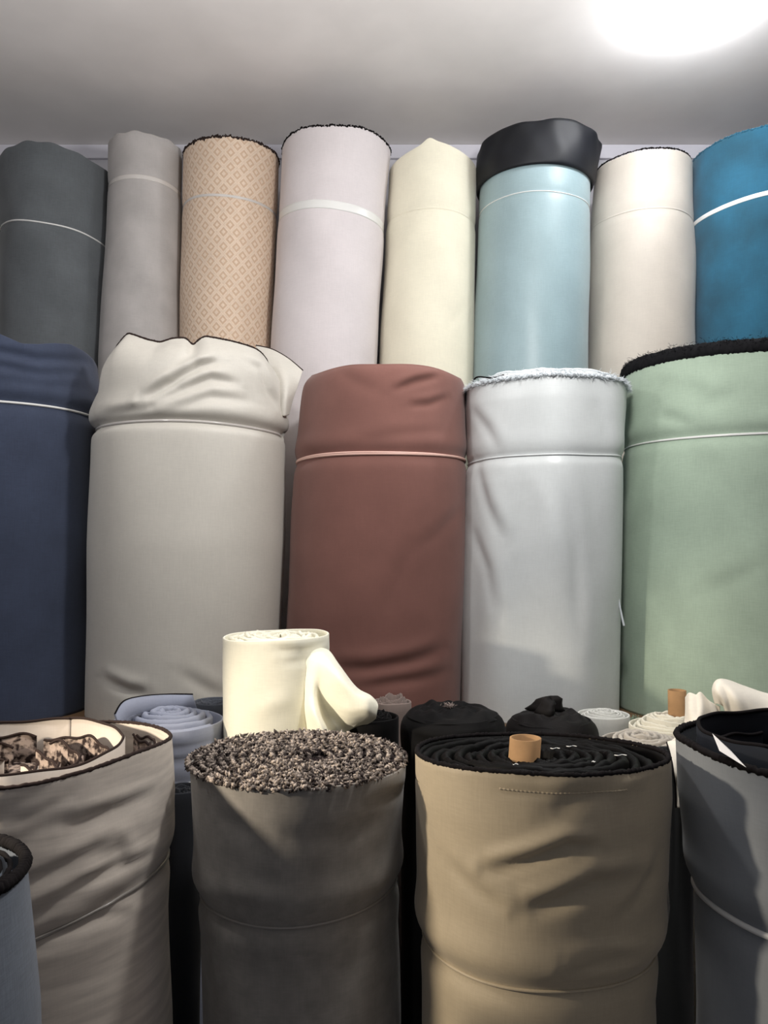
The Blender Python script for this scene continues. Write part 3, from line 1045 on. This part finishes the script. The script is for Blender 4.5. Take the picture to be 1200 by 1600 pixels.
def core_tube(root, base, c, rad, h, mat, tilt=(0, 0), wall=0.003):
    prof = [(rad, -h), (rad, 0), (rad - wall, 0), (rad - wall, -h)]
    G = lathe(prof, 28)
    G[:, :, 0] += tilt[0] * (G[:, :, 2] + h)
    G[:, :, 1] += tilt[1] * (G[:, :, 2] + h)
    o = grid_obj('cardboard_core', G + np.array(c), mat, root, close_u=True, origin=base)
    return o


core_tube(r.root, r.base, (cc[0], cc[1], cc[2] + 0.018), 0.0185, 0.10, M['card'])

r = Roll('fabric_roll', 'oat coloured roll with sagging stacked layers, right behind the tan roll', M['s6'], 1.50,
         [(1165, 940, 1068), (1300, 942, 1066)], ztop=EYE - 0.368, z0=0.0, group=G_S, res=(140, 150), noise=[(0.002, 43)],
         folds=[(((945, 1190), (1000, 1205), (1060, 1190)), 4, -0.004, 0.5), (((945, 1180), (1000, 1192), (1060, 1178)), 3, -0.004, 0.5),
                (((945, 1202), (1000, 1216), (1060, 1200)), 3, -0.004, 0.5)])
r.layers(M['s6'], 5, r0=0.012, dome=0.018, depth=0.04, th=0.008, jz=0.002, jr=0.0015, seed=44)

# green frayed thread between silver and sage rolls
V, Fc = [], []
gc = A(986, 1104, 1.86)
gc[2] = PLAT + 0.003
rg = np.random.default_rng(12)
for i in range(90):
    a = rg.uniform(0, 6.28)
    p0 = gc + np.array([rg.normal(0, 0.016), rg.normal(0, 0.008), 0])
    pts = [p0]
    d = np.array([math.cos(a) * 0.5, math.sin(a) * 0.4, 1.0])
    for k in range(5):
        d = d + rg.normal(0, 0.45, 3)
        d /= np.linalg.norm(d)
        pts.append(np.maximum(pts[-1] + d * 0.007, [-9, -9, PLAT + 0.002]))
    T = tube_grid(catmull(pts, 10), 0.0009, 3)
    n_, m_ = T.shape[:2]
    b = len(V)
    V += list(T.reshape(-1, 3))
    for x in range(n_ - 1):
        for y in range(m_):
            Fc.append((b + x * m_ + y, b + x * m_ + (y + 1) % m_, b + (x + 1) * m_ + (y + 1) % m_, b + (x + 1) * m_ + y))
M['thread'] = plain('green_yarn', (128, 142, 122), 0.9, 0.2)
o = mesh_obj('yarn_tangle', np.array(V) - gc, Fc, M['thread'])
o.location = gc
o['label'] = 'tangle of loose green yarn at the foot of the sage green roll'
o['category'] = 'yarn'

# ivory curtain cloth bunched behind the right front roll
r = Roll('fabric_roll', 'ivory roll with bunched loops of cloth on top, behind the grey-blue roll', M['s8'], 1.50,
         [(1150, 1082, 1236), (1300, 1082, 1236)], ztop=EYE - 0.335, z0=0.0, group=G_S, res=SR, noise=[(0.002, 45)])
r.layers(M['s8'], 4, r0=0.015, dome=0.0, jz=0.004)
loft('cloth_loop', [
    [A(1118, 1100, 1.47), A(1114, 1078, 1.47), A(1120, 1064, 1.48), A(1135, 1063, 1.49), A(1160, 1072, 1.49), A(1200, 1085, 1.48), A(1240, 1090, 1.48)],
    [A(1124, 1100, 1.44), A(1120, 1080, 1.44), A(1126, 1068, 1.45), A(1140, 1070, 1.45), A(1165, 1082, 1.44), A(1200, 1098, 1.44), A(1240, 1102, 1.44)],
    [A(1134, 1110, 1.45), A(1132, 1098, 1.43), A(1138, 1090, 1.43), A(1150, 1092, 1.42), A(1170, 1104, 1.42), A(1200, 1118, 1.42), A(1240, 1122, 1.42)],
    [A(1140, 1140, 1.46), A(1142, 1130, 1.44), A(1148, 1126, 1.43), A(1160, 1128, 1.42), A(1175, 1136, 1.42), A(1200, 1145, 1.42), A(1240, 1150, 1.42)],
], M['s8'], r.root, r.base, nu=60, nv=36, thick=0.004)
loft('cloth_fold', [
    [A(1072, 1090, 1.50), A(1078, 1083, 1.48), A(1088, 1086, 1.47), A(1094, 1082, 1.47), A(1106, 1094, 1.47), A(1125, 1104, 1.46)],
    [A(1072, 1110, 1.49), A(1078, 1108, 1.46), A(1090, 1112, 1.45), A(1098, 1108, 1.45), A(1110, 1112, 1.46), A(1125, 1115, 1.46)],
    [A(1070, 1130, 1.48), A(1077, 1132, 1.45), A(1088, 1140, 1.43), A(1098, 1138, 1.44), A(1110, 1135, 1.45), A(1125, 1130, 1.46)],
    [A(1060, 1150, 1.47), A(1070, 1155, 1.44), A(1086, 1165, 1.42), A(1096, 1165, 1.43), A(1110, 1160, 1.45), A(1125, 1150, 1.46)],
    [A(1044, 1162, 1.46), A(1054, 1166, 1.43), A(1070, 1172, 1.42), A(1086, 1185, 1.42), A(1105, 1185, 1.44), A(1125, 1180, 1.46)],
], M['s8'], r.root, r.base, nu=50, nv=40, thick=0.004)
loft('hanging_strip', [
    [A(1042, 1160, 1.43), A(1050, 1158, 1.425), A(1060, 1158, 1.42), A(1072, 1162, 1.42)],
    [A(1047, 1178, 1.36), A(1053, 1177, 1.355), A(1060, 1176, 1.35), A(1072, 1176, 1.35)],
    [A(1052, 1205, 1.325), A(1055, 1205, 1.325), A(1061, 1204, 1.32), A(1070, 1204, 1.32)],
    [A(1055, 1230, 1.325), A(1057, 1230, 1.325), A(1062, 1229, 1.32), A(1068, 1229, 1.32)],
    [A(1056, 1262, 1.325), A(1058, 1262, 1.325), A(1060, 1262, 1.32), A(1062, 1262, 1.32)],
], M['s8'], r.root, r.base, nu=20, nv=40, thick=0.003)
grid_obj('selvedge_edge', tube_grid(catmull([A(1042, 1160, 1.428), A(1047, 1178, 1.358), A(1052, 1205, 1.322), A(1055, 1230, 1.322), A(1056, 1262, 1.322)], 40), 0.0016, 6),
         M['blackedge'], r.root, close_u=True, origin=r.base)

r = Roll('fabric_roll', 'slim charcoal roll added to fill the dark gap between the tan and grey-blue rolls', M['char'], 1.385,  # added roll, dark so that the gap reads near-black
         [(1200, 1010, 1080), (1400, 1010, 1080)], ztop=U(600, 1186, 1.345)[2], z0=0.0, group=G_S, res=SR, noise=[(0.002, 61)],
         folds=[(((1040, 1190), (1042, 1260), (1040, 1400)), 4, -0.004, 0.5), (((1052, 1190), (1055, 1300), (1054, 1420)), 4, -0.003, 0.5)])
r.layers(M['char'], 3, r0=0.01)

# ------------------------------------------------------------------ front row
G_F = 'large fabric rolls of the front row'
M['f0'] = fabric('slate_blue_cloth', (96, 104, 116), var=0.1, weave=0.3)
M['f1'] = fabric('streaked_beige_cloth', (184, 172, 160), var=0.10, scale=26, stretch=(0.35, 0.35, 3.0), tint=(196, 186, 174))
M['f1in'] = fabric('pale_beige_lining', (190, 178, 166), var=0.06)
M['f1dark'] = speckle('brown_glitter_cloth', (40, 30, 28), (150, 134, 124), 90)
M['f2'] = fabric('grey_brown_cloth', (132, 126, 118), var=0.12, weave=0.15, scale=40)
M['f2tuft'] = speckle('chenille_yarn', (40, 32, 32), (178, 164, 152), 170, lo=0.45, hi=0.66)
_nt = M['f2tuft'].node_tree
_at = _nt.nodes.new('ShaderNodeAttribute')
_at.attribute_name = 'yarn_tone_shade'
_rp = [n for n in _nt.nodes if n.type == 'VALTORGB'][0]
_rp.color_ramp.elements[0].position = 0.12
_rp.color_ramp.elements[1].position = 0.85
_nt.links.new(_at.outputs['Fac'], _rp.inputs['Fac'])
M['f2base'] = plain('dark_brown_yarn', (40, 32, 32), 0.95, 0.1)
M['f3'] = fabric('tan_cloth', (170, 153, 124), var=0.05, rough=0.6, weave=0.12)
M['f3in'] = fabric('black_lining', (7, 6, 6), var=0.3, rough=0.6, sheen=0.0, spec=0.1)
M['f4'] = fabric('grey_blue_cloth', (132, 137, 142), var=0.08)
M['f4in'] = fabric('navy_black_lining', (18, 22, 30), var=0.3, rough=0.65, sheen=0.02, spec=0.15)
M['paper'] = plain('white_paper', (225, 222, 218), 0.7, 0.3)

# slate-blue roll at the left edge, nearest the lens
r = Roll('fabric_roll', 'slate-blue roll with black rim, cut off at lower left edge', M['f0'], 0.84,
         [(1360, -330, 26), (1480, -320, 38), (1600, -318, 50), (1900, -310, 60)], ztop=EYE - 0.345, z0=0.0, group=G_F, res=(160, 120), noise=[(0.0012, 46)])
r.selvedge(M['blackedge'], 0.007, 0.0003, seed=47, off=-0.001, rj=0.06)
r.layers(M['f0'], 9, edge=M['blackedge'], edge_rad=0.003)

# streaked beige roll
streak = []
rs = np.random.default_rng(21)
for i in range(16):
    x0 = rs.uniform(-60, 150)
    y0 = rs.uniform(1255, 1470)
    L = rs.uniform(70, 200)
    x1 = min(x0 + L, 255)
    streak.append((((x0, y0), ((x0 + x1) / 2, y0 - 0.20 * (x1 - x0)), (x1, y0 - 0.46 * (x1 - x0))), rs.uniform(7, 13), -rs.uniform(0.0025, 0.006), 0.6))
RF1 = None
r = Roll('fabric_roll', 'streaked beige roll with open coiled top and brown edges, front row left', M['f1'], 1.20,
         [(1160, -180, 262), (1250, -176, 268), (1380, -174, 266), (1440, -174, 264), (1600, -176, 268), (1900, -178, 270)], ztop=EYE - 0.306, z0=0.0, group=G_F,
         res=(260, 200), noise=[(0.0025, 48)], folds=streak,
         ties=[dict(y=1507, tilt=0.043, mat=M['cling'], rad=0.0026, pinch=0.006, w=0.018, puff=0.003, double=0.004)],
         rim=lambda th: 0.012 * np.sin(th + 0.2) - 0.004 + rimwave(0.002, 49)(th), lip=0.09)
r.selvedge(M['brownedge'], 0.0030, 0.0003, up=0.002, seed=50, off=-0.002, rj=0.08)
# inner coil: taller pale layer, then darker loops in the hollow
c0 = np.array([r.cx(r.ztop), r.Y])


def coil(root, base, cx, cy, path, z, h, mat, edge, erad=0.0022, thick=0.003, name='inner_layer', zj=0.0, seed=0, freq=5):
    """strip of cloth standing on edge along a plan path of (angle, radius)"""
    th = np.array([p[0] for p in path], float)
    ra = np.array([p[1] for p in path], float)
    n = 200
    t = np.linspace(th[0], th[-1], n)
    rad = catmull(np.stack([th, ra, 0 * th], -1), n)
    t, rad = rad[:, 0], rad[:, 1]
    zz = z + zj * np.sin(freq * t + seed) + 0.5 * zj * np.sin(2.3 * freq * t + 2 * seed)
    P = np.stack([cx + rad * np.sin(t), cy - rad * np.cos(t), zz], -1)
    rows = [P, P - np.array([0, 0, h * 0.5]), P - np.array([0, 0, h])]
    o = grid_obj(name, np.array(rows), mat, root, origin=base)
    md = o.modifiers.new('thickness', 'SOLIDIFY')
    md.thickness = thick
    if edge is not None:
        grid_obj('layer_edge', tube_grid(P + np.array([0, 0, erad * 0.5]), erad, 6), edge, o, close_u=True, origin=base)
    return o


zt1 = r.ztop
coil(r.root, r.base, c0[0] - 0.03, c0[1], [(-3.3, 0.175), (-2.2, 0.17), (-1.2, 0.165), (0.0, 0.172), (0.8, 0.178), (1.45, 0.170), (2.0, 0.165), (2.6, 0.172), (3.0, 0.176)],
     zt1 + 0.006, 0.09, M['f1in'], M['brownedge'], zj=0.002)
coil(r.root, r.base, c0[0] - 0.03, c0[1], [(-3.0, 0.155), (-2.0, 0.15), (-1.0, 0.152), (0.0, 0.150), (0.8, 0.155), (1.5, 0.150), (2.2, 0.148), (2.8, 0.15), (3.2, 0.152)],
     zt1 - 0.018, 0.07, M['f1dark'], M['brownedge'], zj=0.005, seed=2, freq=7)
coil(r.root, r.base, c0[0] - 0.05, c0[1] + 0.01, [(-2.9, 0.125), (-2.0, 0.12), (-1.0, 0.11), (0.0, 0.10), (0.8, 0.112), (1.5, 0.12), (2.2, 0.12), (2.9, 0.125)],
     zt1 - 0.026, 0.06, M['f1dark'], M['brownedge'], zj=0.006, seed=4, freq=6)
coil(r.root, r.base, c0[0] - 0.05, c0[1] + 0.01, [(-2.9, 0.09), (-2.0, 0.085), (-1.0, 0.08), (0.0, 0.07), (0.8, 0.08), (1.5, 0.09), (2.2, 0.085), (2.9, 0.09)],
     zt1 - 0.036, 0.05, M['f1dark'], M['brownedge'], zj=0.006, seed=6, freq=5)
coil(r.root, r.base, c0[0] - 0.05, c0[1] + 0.01, [(-2.9, 0.055), (-1.5, 0.05), (0.0, 0.045), (1.5, 0.055), (2.9, 0.055)],
     zt1 - 0.040, 0.045, M['f1in'], M['brownedge'], zj=0.006, seed=7, freq=4)
coil(r.root, r.base, c0[0], c0[1], [(0.95, 0.194), (1.25, 0.184), (1.5, 0.180), (1.8, 0.183), (2.1, 0.188), (2.5, 0.194)],
     zt1 - 0.014, 0.07, M['f1in'], M['brownedge'], zj=0.004, seed=3, freq=11, name='inner_loop')
coil(r.root, r.base, c0[0], c0[1], [(0.9, 0.186), (1.25, 0.176), (1.5, 0.172), (1.8, 0.175), (2.1, 0.180), (2.5, 0.187)],
     zt1 - 0.016, 0.07, M['f1dark'], M['brownedge'], zj=0.005, seed=9, freq=9, name='inner_loop')
r.cap(M['f1dark'], zt1 - 0.062, 0.19, amp=0.006)

# chenille-topped roll
r = Roll('fabric_roll', 'grey-brown roll with a fuzzy speckled chenille end, front row', M['f2'], 1.25,
         [(1185, 298, 635), (1260, 302, 632), (1380, 310, 628), (1440, 316, 622), (1600, 316, 628), (1900, 314, 628)], ztop=EYE - 0.332, z0=0.0, group=G_F,
         res=(240, 190), noise=[(0.003, 51)],
         ties=[dict(y=1448, tilt=0.003, mat=M['cling'], rad=0.002, pinch=0.008, w=0.016, puff=0.005)],
         folds=[(((430, 1300), (520, 1310), (600, 1270)), 16, -0.004, 0.5), (((560, 1260), (600, 1245), (630, 1230)), 10, -0.003, 0.5),
                (((340, 1400), (400, 1420), (460, 1425)), 12, -0.004, 0.5), (((330, 1270), (380, 1290), (430, 1330)), 16, -0.003, 0.5)])
zt = r.ztop
r.cap(M['f2base'], zt - 0.004, float(r.R(zt)) - 0.002, amp=0.002)
rg = np.random.default_rng(52)
NT = 9500
turns = 11
Rr = float(r.R(zt)) + 0.003
u = np.sqrt(rg.uniform(0.003, 1, NT))
# snap radius to spiral coils so that the winding shows
ph = rg.uniform(0, 2 * math.pi, NT)
gap = Rr / turns
k = np.round((u * Rr - gap * ph / (2 * math.pi)) / gap)
rad = np.clip((k + ph / (2 * math.pi)) * gap + rg.normal(0, gap * 0.20, NT), 0.004, Rr)
cxx = float(r.cx(zt))
left = np.exp(-((ph - 1.5 * math.pi) / 0.28) ** 2) * (rad > 0.8 * Rr) * 0.3
px_ = cxx + (rad + 0.012 * left) * np.sin(ph)
py_ = r.Y - rad * np.cos(ph)
dip = -0.016 * np.exp(-(((px_ - cxx - 0.03) / 0.022) ** 2 + ((py_ - r.Y + 0.0) / 0.03) ** 2))
frac = np.abs(((rad - gap * ph / (2 * math.pi)) / gap + 0.5) % 1.0 - 0.5)
pz_ = zt + 0.004 + dip + rg.normal(0, 0.0016, NT) + 0.004 * (1 - rad / Rr) - 0.012 * frac
sz = rg.uniform(0.0016, 0.0034, NT)
oct_v = np.array([(1, 0, 0), (-1, 0, 0), (0, 1, 0), (0, -1, 0), (0, 0, 1), (0, 0, -1)], float)
oct_f = [(0, 2, 4), (2, 1, 4), (1, 3, 4), (3, 0, 4), (2, 0, 5), (1, 2, 5), (3, 1, 5), (0, 3, 5)]
V = []
Fc = []
for i in range(NT):
    R3 = rg.normal(0, 1, (3, 3))
    qm, _ = np.linalg.qr(R3)
    v = (oct_v * np.array([1, 1, rg.uniform(1.2, 2.4)])) @ qm * sz[i] + np.array([px_[i], py_[i], pz_[i]])
    b = i * 6
    V.append(v)
    Fc += [(b + a, b + c, b + d) for a, c, d in oct_f]
o = mesh_obj('chenille_end', np.concatenate(V) - r.base, Fc, M['f2tuft'], r.root)
att = o.data.attributes.new('yarn_tone_shade', 'FLOAT', 'POINT')
clump = 0.5 + 0.5 * np.sin(px_ * 190 + 2 * np.sin(py_ * 140)) * np.sin(py_ * 170 + 1.7)
tone = np.clip((0.15 + 0.95 * rg.uniform(0, 1, NT) ** 1.6) * np.clip(1.25 - 2.4 * frac, 0.15, 1.25) * (0.55 + 0.6 * clump), 0, 1)  # random yarn speckle, with shade painted into the gaps between windings
tone *= 1 - 0.85 * np.exp(-(((px_ - cxx - 0.028) / 0.024) ** 2 + ((py_ - r.Y) / 0.03) ** 2))  # central hollow darkened in the colour, as shade
att.data.foreach_set('value', np.repeat(tone, 6).astype(np.float32))
o['kind'] = 'stuff'
o['label'] = 'fuzzy dark and pale speckled yarn ends'

# tan roll
r = Roll('fabric_roll', 'tan roll with black lining and a cardboard core, front row centre', M['f3'], 1.18,
         [(1160, 640, 1036), (1230, 641, 1042), (1340, 648, 1040), (1440, 655, 1026), (1530, 656, 1016), (1600, 654, 1018), (1900, 652, 1020)], ztop=EYE - 0.289, z0=0.0, group=G_F,
         res=(260, 200), noise=[(0.0022, 53)], lip=0.05, rim=lambda th: -0.017 * (1 - np.cos(th)),
         ties=[dict(y=1552, tilt=0.004, mat=M['f3'], rad=0.0022, pinch=0.007, w=0.016, puff=0.006)],
         folds=[(((760, 1362), (830, 1345), (890, 1322), (930, 1325)), 9, -0.010, 0.9), (((820, 1425), (870, 1410), (930, 1380), (1000, 1370)), 12, -0.010, 0.9),
                (((690, 1340), (740, 1390), (800, 1430)), 12, -0.004, 0.5), (((880, 1520), (940, 1505), (1000, 1490)), 8, -0.006, 0.6),
                (((880, 1500), (940, 1490), (990, 1485)), 7, -0.004, 0.6), (((770, 1235), (840, 1240), (910, 1232)), 4, -0.0025, 0.5),
                (((860, 1270), (900, 1250), (960, 1235)), 14, -0.005, 0.6), (((950, 1235), (985, 1222), (1010, 1212)), 10, 0.004),
                (((960, 1440), (1000, 1400), (1030, 1330)), 12, -0.005, 0.5)])
zt = r.ztop
r.selvedge(M['blackedge'], 0.0036, 0.0005, up=0.0025, seed=54, off=-0.003, rj=0.12)
r.layers(M['f3in'], 8, r0=0.032, depth=0.04, zoff=-0.003, jz=0.003, jr=0.0015, th=0.013, seed=55, sag=lambda ph, u: -0.017 * (1 - u * np.cos(ph)))
r.cap(M['f3in'], zt - 0.05, 0.18, amp=0.003)
cc = A(813, 1172, 1.17)
core_tube(r.root, r.base, (cc[0], cc[1], zt + 0.010), 0.0225, 0.10, M['card'], tilt=(0.06, -0.1))
for (x, y, dx, dy) in ((706, 1185, 8, 5), (860, 1150, 9, 3), (930, 1178, -3, 8), (960, 1165, 12, 3), (800, 1183, 6, 1), (885, 1145, 10, 4)):
    dd = 1.18 - (y - 1156) / 49 * 0.19
    p = [A(x, y, dd), A(x + dx * 0.5, y + dy, dd - 0.004), A(x + dx, y + dy * 0.6, dd + 0.003), A(x + dx * 1.6, y + dy, dd - 0.002)]
    for v in p:
        v[2] = zt + 0.003 - 0.017 * (1 - (1.18 - v[1]) / 0.19)
    grid_obj('loose_thread', tube_grid(catmull(p, 16), 0.0007, 5), M['string'], r.root, close_u=True, origin=r.base)
th = np.linspace(-math.pi, math.pi, 200, endpoint=False)
rows = [r.pos(th, r.rim(th) + dz, off=do) for do, dz in ((-0.0042, -0.001), (-0.0050, -0.012), (-0.0062, -0.046), (-0.0100, -0.046), (-0.0095, -0.004), (-0.0070, 0.0005), (-0.0042, -0.001))]
grid_obj('black_lining', np.array(rows), M['f3in'], r.root, close_u=True, origin=r.base)
# thin stitched hem below the rim
th = np.linspace(-0.45, 0.45, 120)
sq = r.pix(840, 1239)
P = r.pos(th, np.full(120, sq[1]) + 0.002 * th ** 2, off=0.0003)
grid_obj('stitched_hem', tube_grid(P, 0.0012 * (1 + 0.3 * np.sin(np.arange(120) * 1.6)), 5), M['f3'], r.root, close_u=True, origin=r.base)
# slack end of the tie on the right flank
P = catmull([A(1030, 1345, 1.21), A(1040, 1370, 1.20), A(1044, 1410, 1.195), A(1042, 1440, 1.20), A(1034, 1462, 1.21), A(1026, 1475, 1.22)], 60)
grid_obj('slack_string', tube_grid(P, 0.0022, 6), M['s6'], r.root, close_u=True, origin=r.base)
P = catmull([A(1034, 1335, 1.22), A(1038, 1375, 1.21), A(1030, 1420, 1.20), A(1022, 1450, 1.20)], 50)
grid_obj('slack_string', tube_grid(P, 0.0018, 6), M['s6'], r.root, close_u=True, origin=r.base)

# grey-blue roll on the right
r = Roll('fabric_roll', 'grey-blue roll with navy-black lining and white paper, right edge of front row', M['f4'], 1.125,
         [(1165, 1062, 1475), (1250, 1068, 1476), (1430, 1094, 1470), (1600, 1096, 1470), (1900, 1096, 1470)], ztop=EYE - 0.285, z0=0.0, group=G_F,
         res=(220, 170), noise=[(0.002, 56)], lip=0.06,
         ties=[dict(y=1494, tilt=0.004, mat=M['string'], rad=0.0034, pinch=0.006, w=0.02, puff=0.004, oval=1.3)],
         rim=lambda th: 0.008 * gauss(th, -1.5, 0.5),
         folds=[(((1130, 1220), (1150, 1300), (1160, 1400)), 20, -0.003, 0.5)])
zt = r.ztop
r.selvedge(M['blackedge'], 0.0050, 0.0006, up=0.002, seed=57, off=-0.002, rj=0.12)
c0 = np.array([r.cx(zt), r.Y])
coil(r.root, r.base, c0[0] + 0.015, c0[1] + 0.01, [(-3.3, 0.158), (-2.6, 0.160), (-2.0, 0.158), (-1.5, 0.150), (-1.0, 0.141), (-0.3, 0.148), (0.5, 0.155), (1.5, 0.158), (2.6, 0.158), (3.0, 0.156)],
     zt + 0.016, 0.08, M['f4in'], M['blackedge'], erad=0.003, zj=0.002)
coil(r.root, r.base, c0[0] + 0.015, c0[1] + 0.01, [(-3.0, 0.13), (-2.0, 0.13), (-1.0, 0.12), (0, 0.12), (1.0, 0.125), (2.0, 0.13), (2.9, 0.13)],
     zt - 0.01, 0.05, M['f4in'], M['blackedge'], erad=0.0025, zj=0.003)
r.layers(M['f4in'], 5, r0=0.03, rout=0.11, depth=0.03, zoff=-0.02, seed=58)
r.cap(M['f4in'], zt - 0.05, 0.168, amp=0.002)
pp = [A(1113, 1146, 1.05), A(1124, 1173, 1.03), A(1166, 1199, 1.00), A(1142, 1173, 1.035)]
V = [p for p in pp] + [p + np.array([0.0004, 0.0008, -0.0004]) for p in pp]
Fc = [(0, 1, 2, 3), (7, 6, 5, 4), (0, 4, 5, 1), (1, 5, 6, 2), (2, 6, 7, 3), (3, 7, 4, 0)]
o = mesh_obj('paper_label', np.array(V) - r.base, Fc, M['paper'], r.root, smooth=False)
o['label'] = 'white paper corner tucked into the roll'
